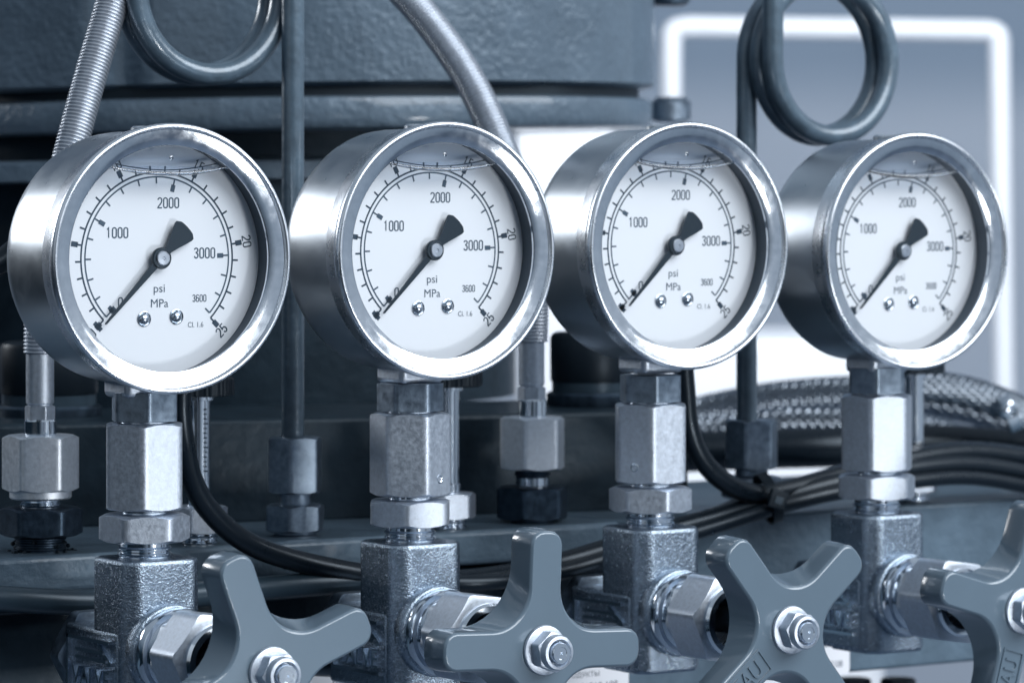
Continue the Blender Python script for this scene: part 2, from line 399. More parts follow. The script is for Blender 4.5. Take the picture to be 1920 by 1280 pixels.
AX0 = Vector((0, 1026, 0))        # a point of the neck row
def row(u, b_, z): return AX0 + RV * u - NV * b_ + Vector((0, 0, z))
t = thing('base_plate', 'slate blue painted base plate under the fittings with a tall front on the right', 'base plate', tuple(AX0), YAW)
MB().box((-230, 46, -106), (70, 175, -96)).build('left_ledge', M['plate'], t, bevel=1.6)
MB().box((70.3, 44, -146), (420, 160, -96)).build('front_plate', M['plate'], t, bevel=1.2)
MB().box((-230, 50, -136), (70, 150, -106.2)).build('under_body', M['block'], t, bevel=2)
MB().box((-230, 42, -152), (70, 60, -136.5)).build('lower_bar', M['plate'], t, bevel=1)
mb = MB(); mb.tube([(-230, 46.5, -109.5), (70, 46.5, -109.5)], 1.8, 16); mb.build('seal_bead', M['cable'], t)
mb = MB(); mb.lathe([(3.4, 0), (6.2, 0), (6.2, 1.2), (3.4, 1.2)], T(134, 44, -133) @ MF, cap=False); mb.build('hole_bush', M['chrome'], t)
MB().lathe([(5.8, -0.2), (5.8, .15)], T(134, 44, -133) @ MF).build('hole', M['casing_dark'], t)

def sticker(u0, u1, z0, z1, y, lines, label):
    t = thing('sticker', label, 'sticker', tuple(AX0), YAW, 'printed stickers on the plate behind the valves')
    pts = []; r = 1.2
    for cx, cz, a0 in ((u1 - r, z1 - r, 0), (u0 + r, z1 - r, 90), (u0 + r, z0 + r, 180), (u1 - r, z0 + r, 270)):
        for k in range(5): q = radians(a0 + k * 22.5); pts.append((cx + r * cos(q), cz + r * sin(q)))
    MB().prism(pts, 0, .15, T(0, y, 0) @ MF).build('paper', M['label'], t)
    mb = MB()
    for s_, wd, ht, cx, cz in lines:
        vs, fs = text2d(s_, wd, ht, cx, cz); mb.add([(x, yy, .2) for x, yy in vs], fs, T(0, y, 0) @ MF)
    mb.build('print', M['ink_grey'], t)
def uat(px, b_): return (P(px, 0, dr(px, b_)) - AX0).dot(RV)
def zat(px, py, b_): return P(px, py, dr(px, b_)).z
y = 41.9
u0, u1 = uat(1500, 44), uat(1592, 44)
z1 = zat(1560, 1192, 44); z0 = zat(1560, 1264, 44)
sticker(u0 - 4, u1, z0, z1, 43.9, [('ПРОДУКТЫ', 11, 1.5, (u0 + u1) / 2 + 1, z1 - 2.4), ('00152108', 9, 2.0, (u0 + u1) / 2 + 2.2, z0 + 3.2)], 'small white printed sticker between the third and fourth handwheels')
u0, u1 = uat(975, 42), uat(1178, 42); z1 = zat(1100, 1245, 42)
sticker(u0, u1, z1 - 22, z1, 41.9, [('ПРОДУКТЫ', 13, 1.8, u1 - 17, z1 - 2.9), ('№ 00001510 108', 22, 2.1, u1 - 15, z1 - 6.2)], 'white printed sticker under the right arm of the second handwheel')
u0, u1 = uat(562, 42), uat(905, 42); z1 = zat(640, 1260, 42)
sticker(u0, u1, z1 - 22, z1, 41.9, [('Поставка', 9, 1.9, u0 + 25, z1 - 2.6), ('дата', 8, 1.3, u0 + 14, z1 - 2.9)], 'white printed sticker below the first handwheel right arm at bottom edge')

# black bolt heads below the bar
for i, px in enumerate((1600, 1684)):
    p = P(px, 1276, 1240)
    o = MB().hexa(5.2, -12, 0, T(p.x, p.y, p.z + 1)).build('foot_bolt', M['plastic'])
    tag(o, ('black blurred bolt head at bottom edge, left one of two', 'black blurred bolt head at bottom edge, right one of two')[i], 'bolt', 'black bolt heads under the plate')
# dark pipes low down
for i, (pp, r, lb) in enumerate(((((-60, 1118), (180, 1128), (430, 1108), (690, 1088), (760, 1086)), 3.4, 'dark painted pipe running low behind the first and second valves'),
                                 (((380, 1250), (560, 1243), (700, 1250), (900, 1262)), 3.4, 'dark lower pipe behind the first handwheel at bottom edge'))):
    bb = (34, 30)[i]
    o = MB().tube(spline([P(x, y_, dr(x, bb)) for x, y_ in pp]), r, 24).build('dark_pipe', M['dark_pipe']); tag(o, lb, 'pipe', 'dark pipes behind the valves')

# ================================================================== CAPS ON THE BLOCK
for px, w_, y0, y1, d, lb in ((92, 93, 640, 788, 1120, 'dark cylindrical cap with thin rims behind the leftmost hose fitting'), (1108, 78, 622, 762, 1175, 'black cylindrical cap between the second and third gauges')):
    c = P(px, y1, d); zt = P(px, y0, d).z; r = w_ / F * d
    t = thing('sensor_cap', lb, 'cap', (c.x, c.y, c.z), 0, 'dark caps on the manifold block')
    h = zt - c.z
    MB().lathe([(r - .6, h * .34), (r - .3, h * .36), (r - .2, h - 2), (r - .8, h - .6), (r - 2, h)], n=96).build('cap', M['plastic'], t)
    MB().lathe([(r + .6, 0), (r + .9, .6), (r + .9, h * .17), (r + .2, h * .2)], n=96).build('lower_rim', M['zinc_black'], t)
    MB().lathe([(r - .8, h * .2), (r - .8, h * .34)], n=96).build('collar', M['dark_pipe'], t)

# ================================================================== STACKED FITTINGS
def stack(t, d, items, rot):
    """items: (kind, name, y_top, y_bottom, radius, material); pixel rows of the photograph"""
    zb = t.location.z / S - H0
    for kind, nm, y0, y1, r, m in items:
        z0 = (YH - y1) / F * d - zb; z1 = (YH - y0) / F * d - zb
        mb = MB()
        if kind == 'hex': mb.hexa(r, z0, z1, rot=rot)
        elif kind == 'thr': mb.thread(r, z0, z1)
        elif kind == 'sq': mb.box((-r, -r, z0), (r, r, z1))
        else: mb.lathe([(r - .4, z0), (r, z0 + .4), (r, z1 - .4), (r - .4, z1)])
        mb.build(nm, M[m], t)
Z_, ZD, ZB, CH = 'zinc', 'zinc_dark', 'zinc_black', 'chrome'
FIT = []
def fitting(px, items, label, rot, ybase):
    d = dr(px, 60); p = P(px, ybase, d)
    t = thing('hydraulic_fitting', label, 'fitting', (p.x, p.y, p.z), 0, 'hydraulic fittings standing on the base plate')
    stack(t, d, items, rot); FIT.append((p, d)); return t
fitting(76, [('thr', 'threaded_base', 1003, 1040, 7.0, ZB), ('hex', 'lower_nut', 950, 1003, 10.0, ZB), ('thr', 'thread', 930, 950, 5.6, CH),
             ('rnd', 'collar', 915, 934, 8.3, 'zinc_pale'), ('hex', 'union_nut', 815, 919, 9.1, 'zinc_pale'), ('rnd', 'neck', 786, 816, 4.3, CH)],
        'pale union nut fitting above a blackened nut, left of the first gauge neck', radians(8), 1040)
fitting(553, [('thr', 'threaded_base', 994, 1008, 6.3, ZD), ('hex', 'lower_nut', 945, 995, 7.6, ZD), ('rnd', 'neck', 922, 947, 4.6, ZD), ('hex', 'union_nut', 819, 923, 7.0, ZD)],
        'tarnished tube fitting between the first and second gauge necks', radians(24), 1008)
fitting(998, [('rnd', 'threaded_base', 970, 982, 6.4, ZB), ('hex', 'lower_nut', 911, 972, 9.6, ZB), ('rnd', 'thread', 892, 912, 4.8, CH), ('thr', 'seal_thread', 876, 892, 5.4, ZB),
              ('hex', 'union_nut', 781, 879, 8.7, 'zinc_pale'), ('rnd', 'neck', 748, 782, 4.2, CH)],
        'pale union nut fitting between the second and third gauge necks', radians(18), 982)
fitting(1409, [('rnd', 'threaded_base', 930, 948, 6.4, ZB), ('hex', 'lower_nut', 892, 932, 8.5, ZD), ('rnd', 'thread', 876, 892, 5.0, ZD), ('hex', 'union_nut', 786, 878, 7.3, ZD)],
        'dull grey tube fitting between the third and fourth gauge necks', radians(14), 948)
# old sealing tape at the first threads
mb = MB()
for k in range(46):
    a = random.uniform(0, 2 * pi); r = random.uniform(6.6, 9.5); h = random.uniform(0, 1.5 if r > 8 else 4)
    p = FIT[0][0] + Vector((r * cos(a), r * sin(a), h)); mb.lathe([(.2, -.4), (.7, 0), (.4, .5)], T(*p) @ Matrix.Rotation(random.random() * 2, 4, 'X'), n=7)
tag(mb.build('sealing_tape', M['cable']), 'ragged black sealing tape around the leftmost fitting threads', 'tape')

# hoses with fine ribs
def ribbed(name_t, label, px_pts, d, ferr, R=4.15):
    pass
    t = thing('ribbed_hose', label, 'hose', tuple(P(ferr[0], ferr[2], d)), 0, 'ribbed steel hoses')
    org = P(ferr[0], ferr[2], d)
    pts = [p - org for p in resample(spline([P(x, y_, d + dd) for (x, y_, dd) in px_pts], 24), 0.17)]
    MB().tube(pts, lambda i: R + (0.0, .16, .22, .16, 0.0, -.24)[i % 6], 28).build('hose', M['hose'], t, smooth=70)
    px, y0, y1, y2 = ferr[0], ferr[1], ferr[2], ferr[3]
    z = lambda yy: (YH - yy) / F * d - org.z
    MB().lathe([(3.5, z(y2)), (3.75, z(y2) + .3), (3.75, z(y1) - .2), (3.3, z(y1))]).hexa(3.6, z(ferr[4]), z(y2) - .4).lathe([(3.3, z(y2) - .6), (3.3, z(y2) + .6)]).build('ferrule', M['zinc'], t)
ribbed('a', 'pale ribbed hose climbing behind the first gauge to the upper left',
       [(75, 662, 0), (76, 600, 0), (82, 520, 0), (98, 420, 4), (130, 290, 8), (165, 160, 14), (200, 40, 20), (232, -70, 26)], dr(76, 60), (75, 655, 662, 757, 789), 4.3)
ribbed('b', 'pale ribbed hose arching from the top down behind the second gauge',
       [(997, 640, 0), (998, 560, 0), (990, 460, 2), (970, 360, 4), (930, 255, 8), (880, 150, 12), (815, 55, 16), (740, -30, 20), (650, -100, 24)], dr(998, 60), (997, 632, 640, 722, 750), 4.6)

# siphon tubes with a coil
def coil(px, ybot, side, zc, label):
    d = dr(px, 60); org = P(px, ybot, d); Rc = 23.9; r = 3.15
    t = thing('siphon_tube', label, 'tube', tuple(org), 0, 'coiled siphon tubes')
    pts = [Vector((0, 0, 0)), Vector((0, 0, zc - org.z - 1))]
    n = 200; zc_ = zc - org.z
    for k in range(n + 1):
        a = 4 * pi * k / n
        x = side * (Rc - Rc * cos(a)); z = zc_ + Rc * sin(a)
        pts.append(RV * x + NV * ((13.0 if side > 0 else -13.0) * (k / n)) + Vector((0, 0, z)))
    e_ = pts[-1].copy(); pts.append(e_ + Vector((0, 0, 120)))
    MB().tube(pts, r, 28).build('tube', M['tube'], t)
    return t
coil(549, 822, -1, 57.0, 'slate siphon tube with a loop left of it, above the tarnished fitting')
coil(1400, 790, 1, 41.5, 'dark siphon tube with a full round loop above the fourth gauge')

# small test valves with knurled caps behind the necks
for px, ytop, lb in ((374, 706, 'chrome test valve with black knurled cap behind the first gauge neck'), (842, 690, 'chrome test valve with black knurled cap behind the second gauge neck'), (1714, 668, 'blurred chrome test valve with black knurled cap behind the fourth gauge neck')):
    d = dr(px, 53); yb = YH + 96 / d * F; p = P(px, yb, d)
    t = thing('test_valve', lb, 'test valve', tuple(p), 0, 'chrome test valves with black caps')
    zt = P(px, ytop, d).z - p.z
    MB().thread(5.0, 0, 3.2).build('thread', M['chrome'], t)
    MB().hexa(7.0, 3.2, 10.5, rot=.3).build('base_nut', M['zinc'], t)
    MB().lathe([(3.4, 10.5), (3.4, 13), (2.9, 13.4), (2.9, zt - 6.6), (3.8, zt - 6.4), (3.8, zt - 5.2)]).build('stem', M['chrome'], t)
    mb = MB(); pr = []
    mb.lathe([(8.6, zt - 5.2), (9.4, zt - 4.9), (9.4, zt - .6), (8.8, zt)], n=144, mod=lambda a, h: 1 + (.022 if int(a / (2 * pi) * 144) % 3 == 0 else 0))
    mb.build('knurled_cap', M['plastic'], t)
    if px == 374:
        mb = MB()
        for k in range(14):
            mb.box((1.7, -2.55, 20 + k * 1.3), (2.9 if k % 5 == 0 else 2.5, -2.2, 20.35 + k * 1.3), RZ(radians(-6)))
        mb.build('marks', M['ink'], t)

# ================================================================== CABLES
def cable(label, pts, r, b_=30, group='black cables behind the valves', name='cable', m='cable'):
    o = MB().tube(spline([P(x, y_, dr(x, b_ if len(q) == 0 else q[0])) for (x, y_, *q) in pts], 14), r, 24).build(name, M[m])
    return tag(o, label, 'cable', group)
cable('thick black cable curving down from behind the first gauge to the right',
      [(352, 650, 26), (338, 740, 26), (343, 820, 27), (362, 905, 30), (405, 970, 32), (470, 1020, 33), (560, 1052, 33), (680, 1076, 33), (800, 1090, 34), (930, 1080, 34), (1060, 1052, 34), (1190, 1012, 35), (1320, 975, 33), (1440, 940, 33), (1560, 908, 33), (1700, 880, 36), (1830, 872, 40), (1990, 900, 44)], 3.0)
cable('thinner black cable running just below the thick one to the right edge',
      [(500, 1036, 38), (620, 1062, 37), (760, 1084, 37), (900, 1092, 30), (1050, 1072, 30), (1190, 1030, 30), (1320, 992, 29), (1440, 955, 29), (1560, 925, 29), (1700, 903, 32), (1830, 896, 36), (1990, 925, 40)], 2.3)
cable('black cable dropping behind the third gauge neck into the cable tie',
      [(1278, 640, 30), (1284, 720, 30), (1292, 800, 30), (1316, 860, 30), (1362, 905, 30), (1420, 925, 31), (1500, 912, 34), (1580, 890, 37), (1700, 862, 40), (1830, 848, 44), (1990, 870, 48)], 3.0)
cable('slim black cable on top of the bundle right of the cable tie',
      [(1330, 968, 38), (1440, 925, 38), (1560, 890, 40), (1640, 866, 44), (1740, 846, 46), (1850, 842, 48), (1990, 862, 52)], 2.3)
p = P(1452, 936, dr(1452, 27))
t = thing('cable_tie', 'black cable tie with square head around the cable bundle', 'cable tie', tuple(p), radians(14))
mb = MB(); mb.lathe([(7.2, -1.5), (7.8, -1.5), (7.8, 1.5), (7.2, 1.5)], Matrix.Rotation(radians(-62), 4, 'Y').inverted() @ Matrix.Identity(4) @ T(0, 5, 0) if False else T(0, 6, 0) @ Matrix.Rotation(radians(72), 4, 'Y'), cap=False, n=48); mb.build('strap', M['plastic'], t)
MB().box((-2.6, -3.4, -2.6), (3.0, -1.2, 3.0), Matrix.Rotation(radians(18), 4, 'Y')).build('head', M['plastic'], t, bevel=.5)
MB().box((-1.0, -3.8, -1.0), (1.4, -3.3, 1.2), Matrix.Rotation(radians(18), 4, 'Y')).build('pawl', M['dark_pipe'], t)
cable('black cable at the far left edge behind the first gauge', [(-60, 530, 60), (0, 492, 60), (40, 462, 58), (90, 440, 50)], 3.2, name='cable')

# braided hoses on the right
def hose2(label, pts, r, m, name='braided_hose', cat='hose'):
    o = MB().tube(spline([P(*q) for q in pts], 14), r, 28).build(name, M[m]); return tag(o, label, cat, 'hoses behind the fourth gauge')
hose2('upper braided steel hose arching behind the fourth gauge neck', [(1230, 800, 1380), (1330, 772, 1380), (1460, 748, 1370), (1600, 738, 1360), (1720, 742, 1350), (1850, 770, 1340), (1990, 830, 1330)], 6.6, 'braid')
hose2('second braided steel hose just under the upper one', [(1240, 812, 1330), (1360, 805, 1330), (1480, 790, 1325), (1600, 790, 1320), (1720, 800, 1320), (1830, 830, 1320), (1960, 870, 1320)], 5.0, 'braid')
hose2('black rubber hose under the braided hoses', [(1220, 850, 1300), (1400, 842, 1300), (1560, 838, 1300), (1720, 832, 1310), (1990, 846, 1310)], 7.0, 'cable', 'rubber_hose')
hose2('bright braided hose sloping down at the right edge', [(1700, 722, 1290), (1780, 728, 1290), (1850, 745, 1290), (1920, 775, 1290), (1990, 820, 1290)], 5.4, 'braid')
p = P(1893, 775, 1285); t = thing('hose_clamp', 'shiny clamp round the braided hose at the right edge', 'clamp', tuple(p), 0)
mz = Matrix.Rotation(radians(-64), 4, 'Y').inverted()
MB().lathe([(6.2, -2.2), (6.6, -2), (6.6, 2), (6.2, 2.2)], Matrix.Rotation(radians(68), 4, 'Y')).build('band', M['chrome'], t)
MB().lathe([(2, -3), (2.6, -2), (2.6, 2), (2, 3)], T(-2, -6, 2) @ Matrix.Rotation(radians(30), 4, 'Y')).build('clamp_screw', M['chrome'], t)

# ================================================================== GAUGES
def make_gauge():
    t = thing('pressure_gauge', '-', 'pressure gauge')
    # case: origin on the neck axis at the height of the dial centre
    MB().lathe([(26, -13.2), (29.5, -13), (31.3, -12), (32.1, -10.2), (32.25, -8), (32.3, 5), (32.35, 12.2), (29.9, 12.2), (29.9, 9.4)], MF, 160).build('case', M['case'], t, smooth=50)
    c2 = MB().lathe([(32.3, 11.4), (33.3, 11.5), (33.5, 12), (33.5, 15.6), (33.8, 16.6), (34.1, 17.4), (34.12, 18.1), (33.95, 18.7), (33.6, 19.1), (33.2, 19.2), (32.85, 19.0), (32.6, 18.6), (32.5, 18.05), (32.4, 17.0)], MF, 192, cap=False)
    c2.build('bezel', M['bezel'], t, smooth=60)
    MB().lathe([(32.45, 18.0), (30.5, 17.55), (28.75, 17.0), (28.5, 16.8), (28.5, 16.2)], MF, 192, cap=False).build('inner_ring', M['inner_ring'], t, smooth=40)
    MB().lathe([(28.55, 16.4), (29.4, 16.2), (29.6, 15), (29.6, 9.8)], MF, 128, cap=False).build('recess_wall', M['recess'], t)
    dial = MB().lathe([(29.55, 9.6), (29.55, 10.0)], MF, 128).build('dial', M['dial'], t)
    # printed scale
    mb = MB(); z = 10.04
    def arc(r0, r1, a0, a1, n=120):
        vs = []; fs = []
        for i in range(n + 1):
            a = radians(a0 + (a1 - a0) * i / n); vs += [(r0 * cos(a), r0 * sin(a), z), (r1 * cos(a), r1 * sin(a), z)]
        for i in range(n): fs.append((2 * i, 2 * i + 1, 2 * i + 3, 2 * i + 2))
        mb.add(vs, fs, MF)
    def tick(r0, r1, a, wd, m_=mb):
        a = radians(a); c, s_ = cos(a), sin(a)
        m_.add([(r0 * c + wd / 2 * s_, r0 * s_ - wd / 2 * c, z + .01), (r1 * c + wd / 2 * s_, r1 * s_ - wd / 2 * c, z + .01), (r1 * c - wd / 2 * s_, r1 * s_ + wd / 2 * c, z + .01), (r0 * c - wd / 2 * s_, r0 * s_ + wd / 2 * c, z + .01)], [(0, 1, 2, 3)], MF)
    arc(21.5, 21.97, 225.2, -45.2)
    g2 = MB()
    for k in range(26):
        a = 225 - 270 * k / 25
        tick(21.8, 23.4, a, .48)
        if k % 5 == 0: tick(22.9, 24.8, a, 1.35)
        if k == 0: tick(23.4, 24.6, a, 2.8)
    psi = lambda v: 225 - 270 * (v / 145.038) / 25
    mb2 = mb; mb = MB(); z = 10.05
    arc(20.4, 20.82, 225.2, psi(3600))
    for v in range(0, 3601, 200):
        tick(18.9, 20.6, psi(v), .44, mb)
        if v % 1000 == 0: tick(17.3, 19.1, psi(v), 1.2, mb)
        if v == 0: tick(17.8, 18.9, psi(v), 2.6, mb)
    gr = mb; mb = mb2
    def tx(s_, wd, ht, cx, cy, rot=0, m_=None):
        vs, fs = figures(s_, ht, cx, cy, rot, wd if len(s_) > 1 else None) if s_.isdigit() else text2d(s_, wd, ht, cx, cy, rot); (m_ or gr).add([(x, y_, z + .02) for x, y_ in vs], fs, MF)
    tx('1000', 6.3, 2.9, -11.5, 6.5); tx('2000', 6.3, 2.9, 3.1, 14.0); tx('3000', 6.3, 2.9, 13.6, 1.2); tx('3600', 4.1, 1.95, 12.1, -10.3); tx('0', 1.3, 2.7, -10.6, -11.0)
    tx('psi', 3.2, 2.6, .5, -8.0); tx('MPa', 5.0, 2.1, .6, -11.4); tx('Cl. 1.6', 4.5, 1.35, 11.0, -17.0)
    for v, wd in ((0, 1.4), (5, 1.4), (10, 3.1), (15, 3.1), (20, 3.1)):
        a = 225 - 270 * v / 25; tx(str(v), wd, 2.7, 26.3 * cos(radians(a)), 26.3 * sin(radians(a)), radians(a - 90) if v else radians(45 - 90 + 90), mb)
    tx('25', 3.1, 2.7, 26.3 * cos(radians(-45)), 26.3 * sin(radians(-45)), radians(45), mb)
    mb.build('outer_scale', M['ink'], dial); gr.build('inner_scale', M['ink_grey'], dial)
    for cx, cy in ((-3.9, -15.3), (5.4, -14.9)):
        s_ = MB().lathe([(1.95, 10.0), (1.95, 10.25), (1.75, 10.35), (1.5, 10.2), (1.2, 10.7), (.6, 11.0), (.05, 11.1)], MF @ T(cx, cy, 0) if False else T(cx, 0, cy) @ MF, 40)
        s_.build('dial_screw', M['screw'], dial)
    # pointer
    mb = MB(); ra = radians(226); c, s_ = cos(ra), sin(ra)
    def pt(r, o): return (r * c - o * s_, r * s_ + o * c)
    mb.prism([pt(0, 1.0), pt(0, -1.0), pt(8, -.72), pt(22.6, -.22), pt(22.9, 0), pt(22.6, .22), pt(8, .72)], 11.7, 12.15, MF)
    tl = [pt(-1.5, -.95), pt(-4, -1.25), pt(-6.5, -2.1), pt(-9.3, -3.25)]
    arcp = [pt(-10.9 * cos(radians(q)), 10.9 * sin(radians(q)) * 1.0) for q in range(-15, 16, 3)]
    mb.prism([pt(-1.5, -.95), pt(-3, -1.05), pt(-5, -1.7), pt(-7.5, -2.7), pt(-9.2, -3.3), pt(-9.9, -3.3)] + arcp[1:-1] + [pt(-9.9, 3.3), pt(-9.2, 3.3), pt(-7.5, 2.7), pt(-5, 1.7), pt(-3, 1.05), pt(-1.5, .95)], 11.7, 12.15, MF)
    mb.lathe([(2.7, 11.6), (2.75, 12.3), (2.5, 12.7), (1.8, 12.8)], MF, 48)
    pn = mb.build('pointer', M['pointer'], t)
    MB().lathe([(1.85, 12.6), (1.85, 13.2), (1.6, 13.4), (.5, 13.45), (.35, 13.25), (.01, 13.25)], MF, 40).build('hub', M['hub'], pn)
    # window pane and the air bubble with its meniscus under the top of the rim
    MB().lathe([(29.0, 16.75), (29.0, 16.95)], MF, 96).build('window', M['pane'], t)
    def zl(x): return 21.6 + (x / 16.0) ** 2 * 1.5
    n = 40; xs = [-17.0 + 34.0 * i / n for i in range(n + 1)]
    low = [(x, zl(x)) for x in xs]; up = [(x, sqrt(28.2 ** 2 - x * x)) for x in reversed(xs)]
    ab = MB().prism(low + up, 16.1, 16.4, MF).build('air_bubble', M['bubble'], t)
    MB().tube([(x, -16.3 + 0.0, zl(x) - .25) for x in xs], lambda i: .12 + .42 * sin(pi * i / n) ** .5, 12).build('meniscus', M['meniscus'], ab)
    MB().tube([(x, -14.0, zl(x) + 1.2 - .5 * sin(pi * (x + 17) / 34)) for x in xs[2:-2]], .16, 8).build('meniscus', M['recess'], ab)
    MB().lathe([(.32, 0), (.55, .05), (.6, .2), (.3, .35)], T(.3, -16.5, 25.3) @ MF, 20).build('small_bubble', M['meniscus'], ab)
    # filler plug on top of the case, just behind the rim
    MB().lathe([(4.6, 31.0), (4.6, 33.0), (4.0, 33.5)], T(0, -5.5, 0), 40).build('filler_plug', M['bezel'], t)
    # connection pad under the case
    MB().box((-6.9, -6.6, -35.6), (6.9, 6.6, -29)).build('socket', M['zinc'], t, bevel=1.5)
    return t
G = [(268.0, 485, -1.1), (769.0, 470, 0), (1219.5, 461, 0), (1644, 471, 0)]
axis = []
for gx, gy, off in G:
    d = dr(gx, 0); axis.append(P(gx, 0, d) * 1.0)
glab = ['largest liquid filled pressure gauge at far left, warm tinted brushed case, above the first valve',
        'liquid filled pressure gauge, second from left, with ribbed hose passing behind its rim',
        'liquid filled pressure gauge, third from left, with bright white column behind its case',
        'smallest and softest liquid filled pressure gauge at right, dark case below the round tube loop']
g0 = make_gauge()
for i, (gx, gy, off) in enumerate(G):
    o = g0 if i == 0 else copy_tree(g0)
    A = axis[i]; dring = A.y - 15.7
    zc = (YH - gy) / F * dring
    o.location = ((A.x + off) * S, (A.y) * S, (zc + H0) * S); o.rotation_euler = (0, 0, YAW)
    o['label'] = glab[i]; o['group'] = 'row of liquid filled pressure gauges'

# ================================================================== COUPLINGS (gauge neck to valve)
def make_coupling():
    t = thing('gauge_coupling', '-', 'coupling')
    MB().hexa(7.9, 41.0, 48.6, rot=radians(4), ct=False, cb=False).build('gauge_nut', M['zinc_dark'], t)
    MB().lathe([(6.2, 40.4), (6.2, 41.4)]).build('washer', M['chrome'], t)
    b = MB().hexa(9.6, 18.6, 40.6, rot=radians(-4)).build('coupling_nut', M['zinc'], t)
    MB().lathe([(5.7, 17.2), (5.7, 18.9)]).build('neck', M['chrome'], t)
    MB().hexa(10.3, 10.4, 17.4, rot=radians(30)).build('lock_nut', M['zinc'], t)
    MB().thread(6.9, -.5, 10.6, pitch=1.4).build('thread', M['chrome'], t)
    return t
ZT = -92.7            # top face of the valve bodies; couplings start 6.5 mm above their own origin
clab = ['pale hex coupling under the largest gauge at far left, without a drilled hole', 'pale hex coupling under the second gauge with small drilled hole at lower right',
        'pale hex coupling under the third gauge with small drilled hole at lower left', 'blurred pale hex coupling under the rightmost gauge']
k0 = make_coupling()
for i in range(4):
    o = k0 if i == 0 else copy_tree(k0)
    A = axis[i]; o.location = ((A.x + (.4 if i == 0 else 0)) * S, A.y * S, (ZT - 6.4 + H0) * S)
    o.rotation_euler = (0, 0, YAW + radians((4.5, 27, 1, -14)[i])); o['label'] = clab[i]; o['group'] = 'hex couplings between gauges and valves'
    for ch in o.children:
        if ch.name.startswith('lock_nut'): ch.rotation_euler.z = radians((2, -3, -12, 23)[i])
        if ch.name.startswith('coupling_nut') and i in (1, 2):
            aa = radians((-33, -119)[i - 1])
            q = MB(); mm = Matrix.Translation((0, 0, 23.2)) @ RZ(aa - o.rotation_euler.z + radians(0)) @ T(9.2, 0, 0) @ Matrix.Rotation(radians(90), 4, 'Y')
            q.lathe([(1.25, 0), (1.25, .5), (.95, .55), (.75, .4), (.7, .2)], mm, 24); q.build('drilled_hole', M['chrome'], ch)

# ================================================================== VALVES
def wheel_outline(w0, Rf, Lh, tipr):
    pts = []
    for k in range(4):
        a = k * pi / 2
        q = []
        for j in range(5): th = radians(-90 + 90 * j / 4); q.append((Lh - tipr + tipr * cos(th), -w0 + tipr + tipr * sin(th)))
        for j in range(5): th = radians(0 + 90 * j / 4); q.append((Lh - tipr + tipr * cos(th), w0 - tipr + tipr * sin(th)))
        cx = w0 + Rf
        for j in range(13): th = radians(270 - 90 * j / 12); q.append((cx + Rf * cos(th), cx + Rf * sin(th)))
        pts += [(x * cos(a) - y_ * sin(a), x * sin(a) + y_ * cos(a)) for x, y_ in q]
    return pts
def loft(mb, rings, m):
    n = len(rings[0][0]); vs = []; fs = []
    for pl, z in rings: vs += [(x, y_, z) for x, y_ in pl]
    for j in range(len(rings) - 1):
        for i in range(n): i2 = (i + 1) % n; fs.append((j * n + i, j * n + i2, (j + 1) * n + i2, (j + 1) * n + i))
    fs.append(tuple(reversed(range(n)))); k = (len(rings) - 1) * n; fs.append(tuple(range(k, k + n)))
    mb.add(vs, fs, m)
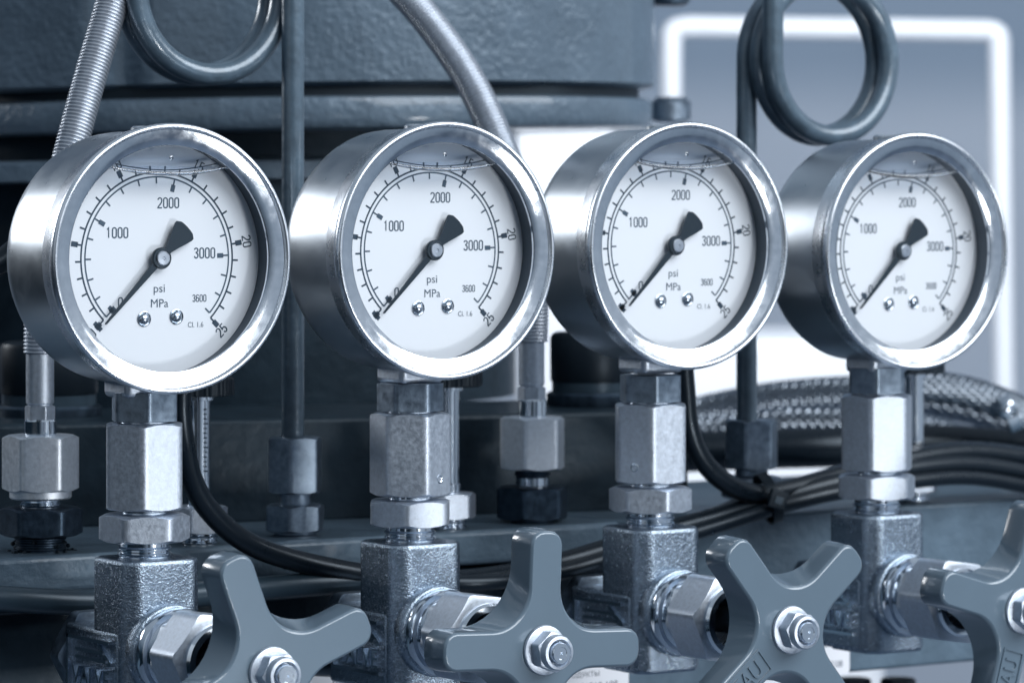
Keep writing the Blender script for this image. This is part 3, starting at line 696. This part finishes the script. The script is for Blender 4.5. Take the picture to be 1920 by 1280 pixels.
def make_valve():
    t = thing('needle_valve', '-', 'valve')
    # cast body: upright block and a horizontal leg running back
    a, c = 11.1, 3.4
    oc = [(-a, -a + c), (-a + c, -a), (a - c, -a), (a, -a + c), (a, a - c), (a - c, a), (-a + c, a), (-a, a - c)]
    mb = MB(); mb.prism(oc, -40, 0)
    bd = mb.build('body', M['cast'], t, bevel=1.2, seg=4)
    mb = MB(); mb.box((-11.35, -6.5, -39.5), (9.5, 23.5, -18.0)); mb.build('inlet_leg', M['cast'], t, bevel=1.4, seg=3)
    MB().hexa(11.0, 21, 27, T(0, 0, -26) @ MF @ Matrix.Rotation(pi, 4, 'X') if False else T(-.5, 2, -27) @ Matrix.Rotation(radians(-90), 4, 'X')).build('inlet_nut', M['zinc_dark'], t)
    # raised frame, arrow and word on the left face
    ML = Matrix(((0, 0, -1, 0), (-1, 0, 0, 0), (0, 1, 0, 0), (0, 0, 0, 1)))   # text x -> -y, y -> z, depth -> -x
    e_ = MB()
    for q in (((-20, -35), (-19.1, -20.6)), ((-20, -21.5), (3, -20.6)), ((-20, -35), (4, -34.1))):
        e_.box((q[0][0], q[0][1], 11.25), (q[1][0], q[1][1], 12.5), ML)
    e_.box((-15, -24.3, 11.25), (0, -23.5, 12.5), ML); e_.box((-15, -26.3, 11.25), (1.5, -25.5, 12.5), ML)
    e_.prism([(-4, -21.9), (-2.6, -21.9), (3.4, -26.0), (3.4, -27.0), (1.6, -27.0)], 11.25, 12.1, ML)
    solid_text(e_, 'VALVE', 20.0, 4.6, -6.6, -30.6, 0, 11.25, 12.6, ML)
    e_.build('raised_lettering', M['chrome'], bd)
    # bonnet boss with its fillet into the block
    MB().lathe([(9, 6), (11.2, 9.6), (11.8, 11.2), (12.1, 12.6), (12.1, 14.4), (11.6, 15)], T(0, 0, -23) @ MF).build('bonnet_boss', M['cast'], t, smooth=60)
    MB().lathe([(11.2, 14.8), (11.5, 15.3), (11.5, 17.8), (11.0, 18.6), (9.9, 18.8), (9.2, 20.4), (9.2, 22.4)], T(0, 0, -23) @ MF).build('bonnet_ring', M['chrome'], t)
    MB().hexa(9.4, 20.6, 24.5, T(0, 0, -23) @ MF, rot=radians(12)).build('lock_nut', M['zinc'], t)
    pn = MB().hexa(11.2, 24, 37.5, T(0, 0, -23) @ MF, rot=radians(-8), hole=7.4).build('packing_nut', M['zinc'], t)
    MB().lathe([(9.6, 37.1), (9.6, 38.4), (9.0, 39.2), (7.4, 39.2), (7.2, 38.6), (7.2, 30)], T(0, 0, -23) @ MF, cap=False).build('nut_lip', M['chrome'], pn)
    MB().lathe([(7.45, 26.5), (7.45, 27)], T(0, 0, -23) @ MF).build('nut_bore', M['recess'], pn)
    MB().lathe([(3.6, 24), (3.6, 58)], T(0, 0, -23) @ MF).build('stem', M['zinc_black'], t)
    return t
def make_wheel(parent, rot):
    mw = T(0, 0, -23) @ MF @ RZ(rot) @ T(0, 0, 4.3)
    mb = MB()
    fr_ = wheel_outline(4.95, 11.0, 30.2, 3.8); mid = wheel_outline(5.15, 13.0, 30.5, 3.8); bk = wheel_outline(5.3, 16.0, 30.6, 3.9)
    f1 = wheel_outline(4.72, 11.1, 29.95, 3.6); f0 = wheel_outline(4.25, 11.3, 29.5, 3.2); f00 = wheel_outline(4.1, 11.4, 29.3, 3.1)
    b1 = wheel_outline(4.8, 16.0, 30.1, 3.5)
    loft(mb, [(b1, 49.8), (bk, 50.4), (mid, 54.0), (fr_, 58.0), (f1, 58.55), (f0, 58.88), (f00, 58.9)], mw)
    mb.lathe([(7.0, 41.5), (7.6, 43), (9.5, 46.5), (13.0, 49.5)], mw, 64)
    wh = mb.build('handwheel', M['handle'], parent, smooth=50)
    wn = wh.modifiers.new('wn', 'WEIGHTED_NORMAL'); wn.keep_sharp = True; wn.weight = 100
    e_ = MB()                                      # raised word in a thin frame on one arm
    solid_text(e_, 'EAU', 9.5, 4.6, 18.5, 0, pi, 58.8, 59.35, mw)
    for q in (((11.6, -3.7), (25.6, -3.2)), ((11.6, 3.2), (25.6, 3.7)), ((11.2, -3.7), (11.6, 3.7))): e_.box((q[0][0], q[0][1], 58.7), (q[1][0], q[1][1], 59.3), mw)
    e_.build('raised_lettering', M['handle'], wh)
    MB().lathe([(6.2, 58.8), (6.4, 59.2), (6.2, 59.8), (5.2, 60.2)], mw).build('washer', M['zinc'], wh)
    MB().hexa(4.6, 60.0, 64.0, mw, rot=.2).lathe([(4.55, 62.8), (4.5, 65.2), (4.2, 65.9), (3.5, 66.1), (3.2, 65.6), (3.1, 64)], mw, cap=True).build('hub_nut', M['zinc'], wh)
    MB().lathe([(2.75, 64), (2.75, 66.5), (2.5, 66.9), (1.6, 66.9), (1.5, 66.75), (.4, 66.75), (.25, 66.3), (.01, 66.3)], mw, 48).build('bolt_end', M['chrome'], wh)
    return wh
vlab = ['cast needle valve at far left with raised arrow, slate handwheel arms tilted left', 'cast needle valve, second from left, its slate handwheel arms upright as a plus sign',
        'cast needle valve, third from left, its slate handwheel arms turned as an X', 'cast needle valve at the right, its slate handwheel cut by the right edge']
v0 = make_valve()
VS = [v0] + [copy_tree(v0) for _ in range(3)]
for i, o in enumerate(VS):
    A = axis[i]; o.location = ((A.x + (.8 if i == 0 else 0)) * S, A.y * S, (ZT + H0) * S); o.rotation_euler = (0, 0, YAW)
    o['label'] = vlab[i]; o['group'] = 'row of needle valves with slate handwheels'
    make_wheel(o, radians((290.5, 267.5, 219.5, 253.5)[i]))
